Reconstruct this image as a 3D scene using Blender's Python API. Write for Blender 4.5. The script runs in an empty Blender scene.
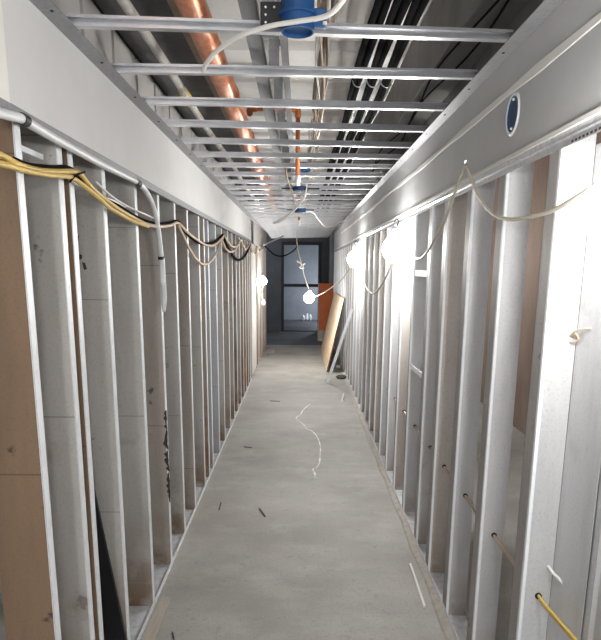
import bpy, bmesh, math, random
from mathutils import Vector, Matrix
random.seed(7)
S = bpy.context.scene
COL = S.collection

# ------------------------------------------------------------------ camera
F, CX, CY, H = 600.0, 300.5, 392.0, 1.70            # focal length in px, principal point, eye height
def _cam_axes():
    dy = Vector((300 - CX, -(268 - CY), -F)).normalized()     # corridor direction in camera space
    dn = Vector((277 - CX, -(3334 - CY), -F)).normalized()    # plumb line in camera space
    up = -dn
    up = (up - dy * up.dot(dy)).normalized()
    return dy.cross(up), dy, up
AX, AY, AZ = _cam_axes()
MROT = Matrix((AX, AY, AZ))                           # camera -> world
cam_data = bpy.data.cameras.new('camera')
cam = bpy.data.objects.new('camera', cam_data)
COL.objects.link(cam)
cam.matrix_world = Matrix.Translation((0, 0, H)) @ MROT.to_4x4()
cam_data.sensor_fit = 'HORIZONTAL'
cam_data.sensor_width = 36.0
cam_data.lens = F / 601.0 * 36.0
cam_data.shift_x = 0.0
cam_data.shift_y = (CY - 320.0) / 601.0               # the photo is the upper part of a taller frame
cam_data.clip_start = 0.05
cam_data.clip_end = 200
S.camera = cam

# ------------------------------------------------------------------ world, lights, exposure
w = bpy.data.worlds.new('world')
S.world = w
w.use_nodes = True
bg = w.node_tree.nodes['Background']
bg.inputs[0].default_value = (0.88, 0.93, 1.0, 1)
bg.inputs[1].default_value = 0.55
S.view_settings.view_transform = 'Standard'
S.view_settings.look = 'None'
S.view_settings.gamma = 1
S.view_settings.use_curve_mapping = False
S.view_settings.exposure = 1.78
S.cycles.use_denoising = True
S.cycles.max_bounces = 10
S.cycles.diffuse_bounces = 6
S.cycles.sample_clamp_indirect = 6
BULB = 60.0                                           # emission of a work-light globe
def lamp(name, loc, power, radius=0.08, col=(1, 0.985, 0.96)):
    d = bpy.data.lights.new(name, 'POINT')
    d.energy = power
    d.shadow_soft_size = radius
    d.color = col
    o = bpy.data.objects.new(name, d)
    o.location = loc
    COL.objects.link(o)
    return o
# added unseen fill behind the camera, where the work-light string would carry on
lamp('work_lamp', (-0.45, -0.9, 1.95), 16)
lamp('work_lamp', (0.45, -1.6, 1.95), 16)
lamp('work_lamp', (-0.45, -4.0, 1.95), 16)
# unseen fill lights added to brighten the far room and right side room
lamp('room_lamp', (-1.7, 15.2, 2.1), 9, 0.1, (0.84, 0.91, 1.0))
lamp('room_lamp', (1.1, 18.9, 1.0), 24, 0.1, (0.84, 0.91, 1.0))
lamp('room_lamp', (1.9, 2.6, 1.9), 1.5)
lamp('room_lamp', (1.9, 6.5, 1.9), 2)

# ------------------------------------------------------------------ pixel -> world helpers (from measured photo points)
def _ray(x, y):
    return MROT @ Vector((x - CX, -(y - CY), -F))
def ax(x, y, X):
    r = _ray(x, y); p = r * (X / r.x); return Vector((p.x, p.y, p.z + H))
def ay(x, y, Y):
    r = _ray(x, y); p = r * (Y / r.y); return Vector((p.x, p.y, p.z + H))
def az(x, y, Z):
    r = _ray(x, y); p = r * ((Z - H) / r.z); return Vector((p.x, p.y, p.z + H))

# ------------------------------------------------------------------ mesh helpers
def mesh_obj(name, bm, mat, parent=None, smooth=False):
    bmesh.ops.recalc_face_normals(bm, faces=bm.faces[:])
    me = bpy.data.meshes.new(name)
    bm.to_mesh(me); bm.free()
    if smooth:
        for p in me.polygons: p.use_smooth = True
    if mat: me.materials.append(mat)
    o = bpy.data.objects.new(name, me)
    COL.objects.link(o)
    if parent is not None:
        o.parent = parent
    return o
def empty(name, loc=(0, 0, 0), rot=(0, 0, 0)):
    o = bpy.data.objects.new(name, None)
    o.location = loc; o.rotation_euler = rot; o.empty_display_size = 0.05
    COL.objects.link(o)
    return o
def tag(o, label, cat, group=None, kind=None):
    o['label'] = label; o['category'] = cat
    if group: o['group'] = group
    if kind: o['kind'] = kind
    return o
def struct(o, label=None, cat=None):
    o['kind'] = 'structure'
    if label: o['label'] = label
    if cat: o['category'] = cat
    return o
def box(bm, x0, x1, y0, y1, z0, z1):
    v = [bm.verts.new(p) for p in ((x0, y0, z0), (x1, y0, z0), (x1, y1, z0), (x0, y1, z0),
                                   (x0, y0, z1), (x1, y0, z1), (x1, y1, z1), (x0, y1, z1))]
    for f in ((0, 3, 2, 1), (4, 5, 6, 7), (0, 1, 5, 4), (1, 2, 6, 5), (2, 3, 7, 6), (3, 0, 4, 7)):
        bm.faces.new([v[i] for i in f])
    return v
def bevel(bm, w=0.002, seg=2):
    bmesh.ops.bevel(bm, geom=bm.edges[:], offset=w, segments=seg, affect='EDGES', profile=0.5)
def extrude_poly(bm, pts, axis, a, b):
    """closed 2-D outline swept along axis 'x','y' or 'z' from a to b"""
    def mk(p, t):
        if axis == 'y': return (p[0], t, p[1])
        if axis == 'x': return (t, p[0], p[1])
        return (p[0], p[1], t)
    A = [bm.verts.new(mk(p, a)) for p in pts]
    B = [bm.verts.new(mk(p, b)) for p in pts]
    n = len(pts)
    for i in range(n):
        bm.faces.new((A[i], A[(i + 1) % n], B[(i + 1) % n], B[i]))
    bm.faces.new(A[::-1]); bm.faces.new(B)
def smooth_path(pts, sub=6):
    pts = [Vector(p) for p in pts]
    if len(pts) < 3: return pts
    out = []
    for i in range(len(pts) - 1):
        p0 = pts[max(i - 1, 0)]; p1 = pts[i]; p2 = pts[i + 1]; p3 = pts[min(i + 2, len(pts) - 1)]
        for k in range(sub):
            t = k / sub
            out.append(0.5 * ((2 * p1) + (p2 - p0) * t + (2 * p0 - 5 * p1 + 4 * p2 - p3) * t * t + (3 * p1 - p0 - 3 * p2 + p3) * t ** 3))
    out.append(pts[-1])
    return out
def tube(bm, pts, r, n=8, smooth=True, sub=6, cap=True):
    P = smooth_path(pts, sub) if smooth else [Vector(p) for p in pts]
    rad = r if callable(r) else (lambda t: r)
    T = []
    for i in range(len(P)):
        d = P[min(i + 1, len(P) - 1)] - P[max(i - 1, 0)]
        T.append(d.normalized() if d.length > 1e-9 else Vector((0, 1, 0)))
    ref = Vector((0, 0, 1)) if abs(T[0].z) < 0.9 else Vector((1, 0, 0))
    nrm = (ref - T[0] * ref.dot(T[0])).normalized()
    rings = []
    for i, p in enumerate(P):
        nrm = nrm - T[i] * nrm.dot(T[i])
        nrm = nrm.normalized() if nrm.length > 1e-6 else T[i].orthogonal().normalized()
        b = T[i].cross(nrm)
        rr = rad(i / max(len(P) - 1, 1))
        rings.append([bm.verts.new(p + (nrm * math.cos(2 * math.pi * k / n) + b * math.sin(2 * math.pi * k / n)) * rr) for k in range(n)])
    for i in range(len(rings) - 1):
        for k in range(n):
            bm.faces.new((rings[i][k], rings[i][(k + 1) % n], rings[i + 1][(k + 1) % n], rings[i + 1][k]))
    if cap:
        bm.faces.new(rings[0][::-1]); bm.faces.new(rings[-1])
def lathe(bm, prof, n=24, loc=(0, 0, 0)):
    """prof: list of (radius, z)"""
    L = Vector(loc)
    rings = []
    for r, z in prof:
        if r < 1e-6:
            rings.append([bm.verts.new(L + Vector((0, 0, z)))])
        else:
            rings.append([bm.verts.new(L + Vector((r * math.cos(2 * math.pi * k / n), r * math.sin(2 * math.pi * k / n), z))) for k in range(n)])
    for a, b in zip(rings[:-1], rings[1:]):
        for k in range(n):
            k2 = (k + 1) % n
            if len(a) == 1 and len(b) == 1: continue
            if len(a) == 1: bm.faces.new((a[0], b[k], b[k2]))
            elif len(b) == 1: bm.faces.new((a[k], a[k2], b[0]))
            else: bm.faces.new((a[k], a[k2], b[k2], b[k]))
ONES = ['first', 'second', 'third', 'fourth', 'fifth', 'sixth', 'seventh', 'eighth', 'ninth', 'tenth', 'eleventh', 'twelfth',
        'thirteenth', 'fourteenth', 'fifteenth', 'sixteenth', 'seventeenth', 'eighteenth', 'nineteenth', 'twentieth']
def ordinal(i):
    if i < 20: return ONES[i]
    return ('twenty-' if i < 29 else 'thirtieth' if i == 29 else 'thirty-') + ('' if i == 29 else ONES[(i - 20) % 10])

# ------------------------------------------------------------------ materials
def nodes(m):
    m.use_nodes = True
    nt = m.node_tree
    return nt, nt.nodes['Principled BSDF']
def mat(name, col, rough=0.6, metal=0.0, noise=None, bump=0.0, spec=0.4):
    """plain or noise-mottled material. noise = (scale, other colour, low, high[, stretch])"""
    m = bpy.data.materials.new(name)
    nt, p = nodes(m)
    p.inputs['Roughness'].default_value = rough
    p.inputs['Metallic'].default_value = metal
    p.inputs['Specular IOR Level'].default_value = spec
    p.inputs['Base Color'].default_value = (*col, 1)
    if noise:
        tc = nt.nodes.new('ShaderNodeTexCoord')
        mp = nt.nodes.new('ShaderNodeMapping')
        nt.links.new(tc.outputs['Object'], mp.inputs[0])
        if len(noise) > 4: mp.inputs['Scale'].default_value = noise[4]
        nz = nt.nodes.new('ShaderNodeTexNoise')
        nz.inputs['Scale'].default_value = noise[0]
        nz.inputs['Detail'].default_value = 6
        nz.inputs['Roughness'].default_value = 0.65
        nt.links.new(mp.outputs[0], nz.inputs['Vector'])
        r = nt.nodes.new('ShaderNodeValToRGB')
        r.color_ramp.elements[0].position = noise[2]; r.color_ramp.elements[0].color = (*col, 1)
        r.color_ramp.elements[1].position = noise[3]; r.color_ramp.elements[1].color = (*noise[1], 1)
        nt.links.new(nz.outputs[0], r.inputs[0])
        nt.links.new(r.outputs[0], p.inputs['Base Color'])
        if bump:
            b = nt.nodes.new('ShaderNodeBump')
            b.inputs['Strength'].default_value = bump
            b.inputs['Distance'].default_value = 0.01
            nt.links.new(nz.outputs[0], b.inputs['Height'])
            nt.links.new(b.outputs[0], p.inputs['Normal'])
    return m
def mix_layer(nt, fac_socket, a_socket_or_col, col):
    mx = nt.nodes.new('ShaderNodeMix'); mx.data_type = 'RGBA'
    nt.links.new(fac_socket, mx.inputs['Factor'])
    if isinstance(a_socket_or_col, tuple): mx.inputs['A'].default_value = (*a_socket_or_col, 1)
    else: nt.links.new(a_socket_or_col, mx.inputs['A'])
    mx.inputs['B'].default_value = (*col, 1)
    return mx.outputs['Result']
def noise_mask(nt, vec, scale, lo, hi, detail=5, rough=0.6):
    nz = nt.nodes.new('ShaderNodeTexNoise')
    nz.inputs['Scale'].default_value = scale; nz.inputs['Detail'].default_value = detail; nz.inputs['Roughness'].default_value = rough
    nt.links.new(vec, nz.inputs['Vector'])
    mr = nt.nodes.new('ShaderNodeMapRange')
    mr.inputs['From Min'].default_value = lo; mr.inputs['From Max'].default_value = hi
    nt.links.new(nz.outputs[0], mr.inputs['Value'])
    return mr.outputs[0]
def mapped(nt, coord='Object', scale=(1, 1, 1), loc=(0, 0, 0)):
    tc = nt.nodes.new('ShaderNodeTexCoord'); mp = nt.nodes.new('ShaderNodeMapping')
    mp.inputs['Scale'].default_value = scale; mp.inputs['Location'].default_value = loc
    nt.links.new(tc.outputs[coord], mp.inputs[0])
    return mp.outputs[0]
def concrete(name, base, dark, light, tint=None):
    m = bpy.data.materials.new(name)
    nt, p = nodes(m)
    v = mapped(nt)
    c = mix_layer(nt, noise_mask(nt, v, 1.3, 0.38, 0.72), base, dark)
    c = mix_layer(nt, noise_mask(nt, mapped(nt, scale=(1.2, 2.0, 1), loc=(3, 1, 0)), 2.0, 0.48, 0.85), c, light)
    if tint: c = mix_layer(nt, noise_mask(nt, mapped(nt, loc=(7.3, 2.1, 0)), 1.1, 0.55, 0.8), c, tint)
    c = mix_layer(nt, noise_mask(nt, v, 14.0, 0.58, 0.78), c, dark)
    c = mix_layer(nt, noise_mask(nt, v, 70.0, 0.50, 0.85, 3), c, dark)
    nt.links.new(c, p.inputs['Base Color'])
    p.inputs['Roughness'].default_value = 0.62
    p.inputs['Specular IOR Level'].default_value = 0.35
    nz = nt.nodes.new('ShaderNodeTexNoise'); nz.inputs['Scale'].default_value = 45; nz.inputs['Detail'].default_value = 5
    nt.links.new(v, nz.inputs['Vector'])
    b = nt.nodes.new('ShaderNodeBump'); b.inputs['Strength'].default_value = 0.12; b.inputs['Distance'].default_value = 0.01
    nt.links.new(nz.outputs[0], b.inputs['Height']); nt.links.new(b.outputs[0], p.inputs['Normal'])
    return m
def steel_web(name, base, stain, rust, seams=True, metal=0.15, rough=0.55, rust_h=0.35, speck=0.67):
    """stud web: mottled sheet steel, faint cross seams, dirt blotches and a rusty foot"""
    m = bpy.data.materials.new(name)
    nt, p = nodes(m)
    oi = nt.nodes.new('ShaderNodeObjectInfo')
    tc = nt.nodes.new('ShaderNodeTexCoord')
    ad = nt.nodes.new('ShaderNodeVectorMath'); ad.operation = 'MULTIPLY_ADD'
    nt.links.new(oi.outputs['Random'], ad.inputs[0])
    ad.inputs[1].default_value = (13, 29, 7)
    nt.links.new(tc.outputs['Object'], ad.inputs[2])
    v = ad.outputs[0]
    mp = nt.nodes.new('ShaderNodeMapping'); mp.inputs['Scale'].default_value = (3, 3, 0.6)
    nt.links.new(v, mp.inputs[0])
    c = mix_layer(nt, noise_mask(nt, mp.outputs[0], 3.0, 0.40, 0.75), base, stain)
    c = mix_layer(nt, noise_mask(nt, v, 9.0, speck, speck + 0.05), c, tuple(x * 0.35 for x in stain))
    c = mix_layer(nt, noise_mask(nt, v, 4.5, 0.62, 0.80), c, tuple(a * 0.5 + b * 0.5 for a, b in zip(stain, rust)))
    c = mix_layer(nt, noise_mask(nt, v, 120.0, 0.52, 1.1, 3), c, tuple(x * 0.6 for x in stain))
    sx = nt.nodes.new('ShaderNodeSeparateXYZ'); nt.links.new(tc.outputs['Object'], sx.inputs[0])
    # rusty foot (a stain that stops about knee height, ragged edge)
    mr = nt.nodes.new('ShaderNodeMapRange')
    mr.inputs['From Min'].default_value = rust_h; mr.inputs['From Max'].default_value = 0.0
    nt.links.new(sx.outputs['Z'], mr.inputs['Value'])
    mul = nt.nodes.new('ShaderNodeMath'); mul.operation = 'MULTIPLY'; mul.use_clamp = True
    nt.links.new(mr.outputs[0], mul.inputs[0]); nt.links.new(noise_mask(nt, v, 6.0, 0.30, 0.55), mul.inputs[1])
    c = mix_layer(nt, mul.outputs[0], c, rust)
    if seams:
        fr = nt.nodes.new('ShaderNodeMath'); fr.operation = 'FRACT'
        sc = nt.nodes.new('ShaderNodeMath'); sc.operation = 'MULTIPLY_ADD'; sc.inputs[1].default_value = 1.15
        nt.links.new(sx.outputs['Z'], sc.inputs[0]); nt.links.new(oi.outputs['Random'], sc.inputs[2])
        nt.links.new(sc.outputs[0], fr.inputs[0])
        lt = nt.nodes.new('ShaderNodeMath'); lt.operation = 'LESS_THAN'; lt.inputs[1].default_value = 0.005
        nt.links.new(fr.outputs[0], lt.inputs[0])
        c = mix_layer(nt, lt.outputs[0], c, tuple(x * 0.7 for x in stain))
    nt.links.new(c, p.inputs['Base Color'])
    p.inputs['Roughness'].default_value = rough
    p.inputs['Metallic'].default_value = metal
    return m
M = {}
M['floor'] = concrete('concrete_floor', (0.36, 0.352, 0.328), (0.25, 0.243, 0.226), (0.44, 0.432, 0.408), (0.325, 0.298, 0.25))
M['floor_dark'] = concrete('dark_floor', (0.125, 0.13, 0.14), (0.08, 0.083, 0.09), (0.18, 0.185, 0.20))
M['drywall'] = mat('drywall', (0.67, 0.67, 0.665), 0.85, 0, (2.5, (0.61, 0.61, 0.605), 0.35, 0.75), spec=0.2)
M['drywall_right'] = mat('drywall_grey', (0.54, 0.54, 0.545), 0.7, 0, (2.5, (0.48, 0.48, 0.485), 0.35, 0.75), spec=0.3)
M['joint'] = mat('joint_compound', (0.78, 0.77, 0.74), 0.8)
M['galv'] = mat('galvanised_steel', (0.70, 0.71, 0.73), 0.30, 0.85, (9, (0.50, 0.51, 0.53), 0.35, 0.7, (1, 6, 6)))
M['galv_dark'] = mat('grey_angle_steel', (0.30, 0.305, 0.315), 0.5, 0.3, (60, (0.25, 0.255, 0.265), 0.4, 0.65))
M['galv_flange'] = mat('bright_flange_steel', (0.84, 0.87, 0.90), 0.5, 0.1, (18, (0.68, 0.69, 0.69), 0.5, 0.85))
M['web_grey'] = steel_web('grey_stud_web', (0.50, 0.49, 0.465), (0.41, 0.395, 0.37), (0.20, 0.13, 0.075), rust_h=0.55)
M['web_tan'] = steel_web('tan_stud_web', (0.44, 0.40, 0.36), (0.35, 0.31, 0.275), (0.22, 0.15, 0.09))
M['web_brown'] = steel_web('brown_stud_web', (0.25, 0.165, 0.105), (0.19, 0.125, 0.08), (0.22, 0.15, 0.085))
M['web_blue'] = steel_web('bluish_stud_web', (0.44, 0.46, 0.49), (0.38, 0.39, 0.41), (0.30, 0.24, 0.18))
M['web_rust'] = steel_web('rusty_stud_web', (0.40, 0.35, 0.30), (0.28, 0.20, 0.14), (0.24, 0.12, 0.05), rust_h=1.0)
M['web_right'] = steel_web('right_stud_web', (0.63, 0.635, 0.65), (0.52, 0.52, 0.53), (0.36, 0.31, 0.27), False, 0.3, 0.45, 0.25, 0.74)
M['web_right_warm'] = steel_web('warm_right_stud_web', (0.60, 0.56, 0.52), (0.48, 0.43, 0.40), (0.34, 0.28, 0.23), False, 0.3, 0.45, 0.3, 0.74)
M['web_far'] = steel_web('dark_far_stud_web', (0.20, 0.21, 0.23), (0.14, 0.15, 0.16), (0.12, 0.10, 0.09), False)
M['flange_right'] = steel_web('right_stud_flange', (0.40, 0.385, 0.375), (0.33, 0.305, 0.295), (0.28, 0.23, 0.2), False, 0.2, 0.55, 0.3)
M['track'] = mat('floor_track_steel', (0.72, 0.75, 0.80), 0.5, 0.25, (22, (0.50, 0.51, 0.53), 0.45, 0.75))
M['dust_strip'] = mat('dusty_mortar_strip', (0.40, 0.37, 0.33), 0.9, 0, (20, (0.30, 0.275, 0.245), 0.4, 0.7), 0.5)
M['brown_wall'] = mat('brown_board', (0.25, 0.185, 0.155), 0.8, 0, (2.2, (0.17, 0.115, 0.085), 0.35, 0.7, (1, 1, 0.4)))
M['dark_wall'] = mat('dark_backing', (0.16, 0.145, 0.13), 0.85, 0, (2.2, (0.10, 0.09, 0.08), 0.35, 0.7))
M['deck'] = mat('ceiling_deck', (0.74, 0.73, 0.71), 0.75, 0, (3, (0.64, 0.63, 0.61), 0.4, 0.75))
M['beam'] = mat('dark_beam', (0.085, 0.085, 0.09), 0.8, 0, (6, (0.13, 0.13, 0.13), 0.4, 0.7))
M['beam_grey'] = mat('grey_beam', (0.21, 0.205, 0.20), 0.8, 0, (4, (0.16, 0.16, 0.155), 0.4, 0.7))
M['tan_edge'] = mat('tan_lath', (0.34, 0.28, 0.22), 0.8, 0, (10, (0.26, 0.22, 0.18), 0.4, 0.7))
M['copper'] = mat('copper_pipe', (0.72, 0.25, 0.10), 0.33, 0.45, (9, (0.34, 0.09, 0.04), 0.42, 0.75, (3, 2, 3)))
M['cpvc'] = mat('orange_plastic_pipe', (0.50, 0.17, 0.05), 0.45, 0, (9, (0.34, 0.11, 0.035), 0.4, 0.75))
M['white_pipe'] = mat('dirty_white_pipe', (0.58, 0.56, 0.52), 0.7, 0, (8, (0.30, 0.28, 0.25), 0.45, 0.7))
M['yellow_band'] = mat('yellow_marker', (0.72, 0.56, 0.10), 0.6)
M['yellow_cable'] = mat('yellow_cable', (0.66, 0.46, 0.11), 0.5, 0, (10, (0.54, 0.38, 0.12), 0.4, 0.7))
M['tan_cable'] = mat('tan_cable', (0.55, 0.42, 0.30), 0.55, 0, (12, (0.48, 0.37, 0.27), 0.4, 0.7))
M['black_cable'] = mat('black_cable', (0.012, 0.012, 0.013), 0.9, spec=0.02)
M['white_cable'] = mat('white_cable', (0.72, 0.71, 0.68), 0.45)
M['cord'] = mat('pale_light_cord', (0.58, 0.53, 0.43), 0.55)
M['conduit'] = mat('grey_white_conduit', (0.66, 0.67, 0.68), 0.4)
M['black'] = mat('black_plastic', (0.015, 0.015, 0.016), 0.6)
M['blue'] = mat('blue_box_plastic', (0.014, 0.065, 0.19), 0.45)
M['blue_dark'] = mat('dark_blue_plastic', (0.012, 0.045, 0.12), 0.5)
M['ply'] = mat('plywood_face', (0.70, 0.53, 0.36), 0.7, 0, (3, (0.60, 0.44, 0.29), 0.4, 0.7, (8, 0.6, 8)))
M['ply_edge'] = mat('plywood_edge', (0.16, 0.12, 0.09), 0.8)
M['orange'] = mat('orange_board', (0.60, 0.15, 0.05), 0.7, 0, (5, (0.50, 0.12, 0.04), 0.4, 0.7))
M['wood'] = mat('raw_lath_wood', (0.42, 0.38, 0.33), 0.8, 0, (5, (0.34, 0.305, 0.26), 0.4, 0.7, (12, 1, 12)))
M['white_paint'] = mat('white_splash', (0.72, 0.72, 0.70), 0.8)
M['pale_board'] = mat('pale_board', (0.56, 0.55, 0.53), 0.8, 0, (3, (0.46, 0.44, 0.42), 0.4, 0.8, (1, 1, 0.3)))
M['far_board'] = mat('far_grey_board', (0.36, 0.38, 0.42), 0.8, 0, (2.5, (0.28, 0.30, 0.34), 0.35, 0.75))
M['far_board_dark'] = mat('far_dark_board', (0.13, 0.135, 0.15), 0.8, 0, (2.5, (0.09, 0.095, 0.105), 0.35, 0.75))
M['far_steel'] = mat('far_dark_frame', (0.035, 0.035, 0.04), 0.7)
M['bag'] = mat('white_plastic_bag', (0.85, 0.85, 0.85), 0.5)
M['debris'] = mat('dark_debris', (0.05, 0.045, 0.04), 0.9)
M['copper_wire'] = mat('bundled_wire_brown', (0.30, 0.23, 0.17), 0.6)
M['black_bar'] = mat('black_rubber_board', (0.012, 0.012, 0.015), 0.42)
def emitter(name, col, s):
    m = bpy.data.materials.new(name); nt, p = nodes(m)
    p.inputs['Base Color'].default_value = (0.9, 0.9, 0.9, 1)
    p.inputs['Emission Color'].default_value = (*col, 1)
    p.inputs['Emission Strength'].default_value = s
    return m
M['bulb'] = emitter('lit_globe', (1.0, 0.985, 0.955), BULB)

# ------------------------------------------------------------------ setting: floor, walls, ceiling
def slab(name, x0, x1, y0, y1, z0, z1, m, lab=None, cat=None):
    bm = bmesh.new(); box(bm, x0, x1, y0, y1, z0, z1)
    return struct(mesh_obj(name, bm, m), lab, cat)
slab('floor', -2.2, 2.9, -5, 13.45, -0.15, 0, M['floor'], 'long grey concrete corridor floor with stains', 'floor')
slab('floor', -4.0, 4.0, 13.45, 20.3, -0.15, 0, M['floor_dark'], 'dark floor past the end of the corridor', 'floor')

XL, XR = -0.735, 0.745          # stud faces
XHL, XHR = -0.722, 0.727        # bulkhead faces
ZCL, ZCR = 2.388, 2.430         # underside of the ceiling angle, left and right
# left bulkhead, long near piece and the short far piece past the recess
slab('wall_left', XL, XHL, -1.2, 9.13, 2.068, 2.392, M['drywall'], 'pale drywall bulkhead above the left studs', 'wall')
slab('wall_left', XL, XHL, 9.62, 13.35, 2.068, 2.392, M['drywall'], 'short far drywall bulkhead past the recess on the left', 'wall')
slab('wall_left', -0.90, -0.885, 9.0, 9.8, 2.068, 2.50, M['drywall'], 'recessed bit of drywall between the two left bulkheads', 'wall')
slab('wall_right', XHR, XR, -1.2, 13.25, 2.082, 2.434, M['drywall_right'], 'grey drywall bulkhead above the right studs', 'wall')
# taped joint along the right bulkhead
bm = bmesh.new()
tube_pts = []
n = 40
for i in range(n):
    pass
A = []
for i in range(n + 1):
    y = -1.0 + i * (12.0 / n)
    wv = 0.011 + 0.004 * math.sin(i * 2.1) + 0.002 * math.sin(i * 5.3)
    z = 2.305 + 0.004 * math.sin(i * 0.7)
    A.append([bm.verts.new((XHR - 0.0022, y, z - wv)), bm.verts.new((XHR - 0.0022, y, z + wv)),
              bm.verts.new((XHR + 0.001, y, z + wv + 0.004)), bm.verts.new((XHR + 0.001, y, z - wv - 0.004))])
for a, b in zip(A[:-1], A[1:]):
    for k in range(4):
        bm.faces.new((a[k], a[(k + 1) % 4], b[(k + 1) % 4], b[k]))
bm.faces.new(A[0]); bm.faces.new(A[-1][::-1])
struct(mesh_obj('trim_1', bm, M['joint']), 'pale taped joint running along the right bulkhead', 'joint')
# vertical board joints on the bulkheads (thin raised filler)
bm = bmesh.new(); box(bm, XHL, XHL + 0.0015, 1.55, 1.60, 2.075, 2.385)
struct(mesh_obj('trim_2', bm, M['joint']), 'filled upright joint at the near end of left bulkhead', 'joint')
bm = bmesh.new(); box(bm, XHR - 0.005, XHR + 0.004, -1.2, 13.25, 2.076, 2.088)  # white colour of this bead carries the highlight on the lower edge
struct(mesh_obj('trim_4', bm, M['joint']), 'white corner bead along the lower edge of the right bulkhead', 'trim')
# edge bead under the left bulkhead
bm = bmesh.new()
extrude_poly(bm, [(XHL + 0.004, 2.062), (XHL + 0.004, 2.092), (XHL, 2.096), (XL - 0.001, 2.068), (XL - 0.001, 2.062)], 'y', -1.2, 9.13)
struct(mesh_obj('trim_3', bm, M['galv_dark']), 'metal edge bead under the left bulkhead', 'trim')

# deck with cross grooves over corridor and side rooms
bm = bmesh.new()
prof = [(-5.0, 3.12)]
y = -4.6
while y < 21:
    prof += [(y, 3.12), (y + 0.03, 3.17), (y + 0.15, 3.17), (y + 0.18, 3.12)]
    y += 0.88
prof += [(21.0, 3.12), (21.0, 3.30), (-5.0, 3.30)]
extrude_poly(bm, prof, 'x', -4.0, 4.0)
struct(mesh_obj('ceiling', bm, M['deck']), 'pale ribbed deck above the open ceiling joists', 'ceiling')
# wall faces above the bulkheads: grey boards with dark gaps between them, on the left
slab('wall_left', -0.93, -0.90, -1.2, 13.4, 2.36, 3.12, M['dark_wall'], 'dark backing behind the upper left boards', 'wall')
bm = bmesh.new()
y = 0.2
while y < 13:
    box(bm, -0.895, -0.875, y, y + 0.37, 2.40, 2.78); y += 0.41
struct(mesh_obj('wall_left', bm, M['pale_board']), 'row of grey boards above the ceiling on the left', 'wall')
slab('wall_right', 0.90, 0.93, -1.2, 13.4, 2.50, 3.12, M['beam_grey'], 'grey wall above the ceiling on the right', 'wall')
# outer room walls behind the studs
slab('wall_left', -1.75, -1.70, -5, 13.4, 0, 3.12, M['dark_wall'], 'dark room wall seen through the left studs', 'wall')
slab('wall_right', 2.38, 2.43, -5, 13.4, 0, 3.12, M['brown_wall'], 'brown board wall seen through the right studs', 'wall')
# end of the corridor: cheeks, cross wall with opening, wall beyond
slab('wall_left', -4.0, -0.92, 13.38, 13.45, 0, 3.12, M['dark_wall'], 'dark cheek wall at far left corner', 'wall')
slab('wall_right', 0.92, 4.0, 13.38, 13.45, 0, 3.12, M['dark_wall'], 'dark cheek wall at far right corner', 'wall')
slab('wall_back', -4.0, -0.47, 16.5, 16.6, 0, 3.12, M['far_board_dark'], 'dark grey board wall left of the far opening', 'wall')
slab('wall_back', 0.55, 4.0, 16.5, 16.6, 0, 3.12, M['far_board_dark'], 'dark grey board wall right of the far opening', 'wall')
slab('wall_back', -0.47, 0.55, 16.5, 16.6, 2.30, 3.12, M['far_board_dark'], 'dark board wall over the far opening', 'wall')
slab('wall_back', -4.0, 4.0, 20.2, 20.3, 0, 3.12, M['far_board'], 'blue grey wall seen through the far opening', 'wall')
slab('wall_left', -4.05, -4.0, 13.4, 20.3, 0, 3.12, M['far_board'], 'left wall of the dark far room', 'wall')
slab('wall_right', 4.0, 4.05, 13.4, 20.3, 0, 3.12, M['far_board'], 'right wall of the dark far room', 'wall')
# mortar strip at the foot of the right wall
bm = bmesh.new()
A = []
for i in range(61):
    y = 0.5 + i * 0.21
    e = 0.700 + 0.005 * math.sin(i * 1.7) + 0.003 * random.uniform(-1, 1)
    A.append([bm.verts.new((e, y, 0.0)), bm.verts.new((e + 0.008, y, 0.009)), bm.verts.new((XR - 0.002, y, 0.014)), bm.verts.new((XR - 0.002, y, 0.0))])
for a, b in zip(A[:-1], A[1:]):
    for k in range(4): bm.faces.new((a[k], a[(k + 1) % 4], b[(k + 1) % 4], b[k]))
bm.faces.new(A[0]); bm.faces.new(A[-1][::-1])
struct(mesh_obj('baseboard_right', bm, M['dust_strip']), 'dusty mortar strip along the foot of the right track', 'trim')

# ------------------------------------------------------------------ steel studs
def c_stud(sgn, depth, mats, y0, top, flange=0.041, lip=0.010, t=0.0022, web_twist=0.0, hole=None, cuts=False):
    """C stud standing at (face, y0); web towards the viewer, opening away. sgn -1 left wall, +1 right wall."""
    face = XL if sgn < 0 else XR
    root = empty('steel_stud', (face, y0, 0.004))
    d = depth * sgn
    lo, hi = min(0, d), max(0, d)
    bm = bmesh.new(); box(bm, lo, hi, 0, t, 0, top)
    mesh_obj('web', bm, mats[0], root)
    for x in (0, d):
        bm = bmesh.new()
        s = 1 if x == 0 else -1
        xi = x + sgn * t * s
        box(bm, min(x, xi), max(x, xi), -0.0004 if x == 0 else t, flange, 0, top)
        xl = x + sgn * lip * s
        box(bm, min(x, xl), max(x, xl), flange - t, flange, 0, top)
        mesh_obj('flange', bm, mats[1], root)
    if hole is not None:
        bm = bmesh.new()
        hx, hz = hole
        tube(bm, [(hx - face, -0.006, hz), (hx - face, 0.004, hz)], 0.011, 12, smooth=False)
        mesh_obj('grommet', bm, M['black'], root)
    return root
left_y = [1.615, 1.890, 1.978, 2.301, 2.741, 3.172, 3.581, 3.975, 4.418, 4.650, 4.860, 5.286, 5.693, 6.167, 6.56, 6.94, 7.35, 7.74, 8.10, 8.47, 8.78]
left_y = [v * 1.0138 for v in left_y]
left_m = ['brown', 'grey', 'brown', 'grey', 'grey', 'tan', 'grey', 'tan', 'grey', 'rust', 'blue', 'blue', 'grey', 'tan', 'grey', 'rust', 'grey', 'rust', 'rust', 'rust', 'tan']
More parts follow.
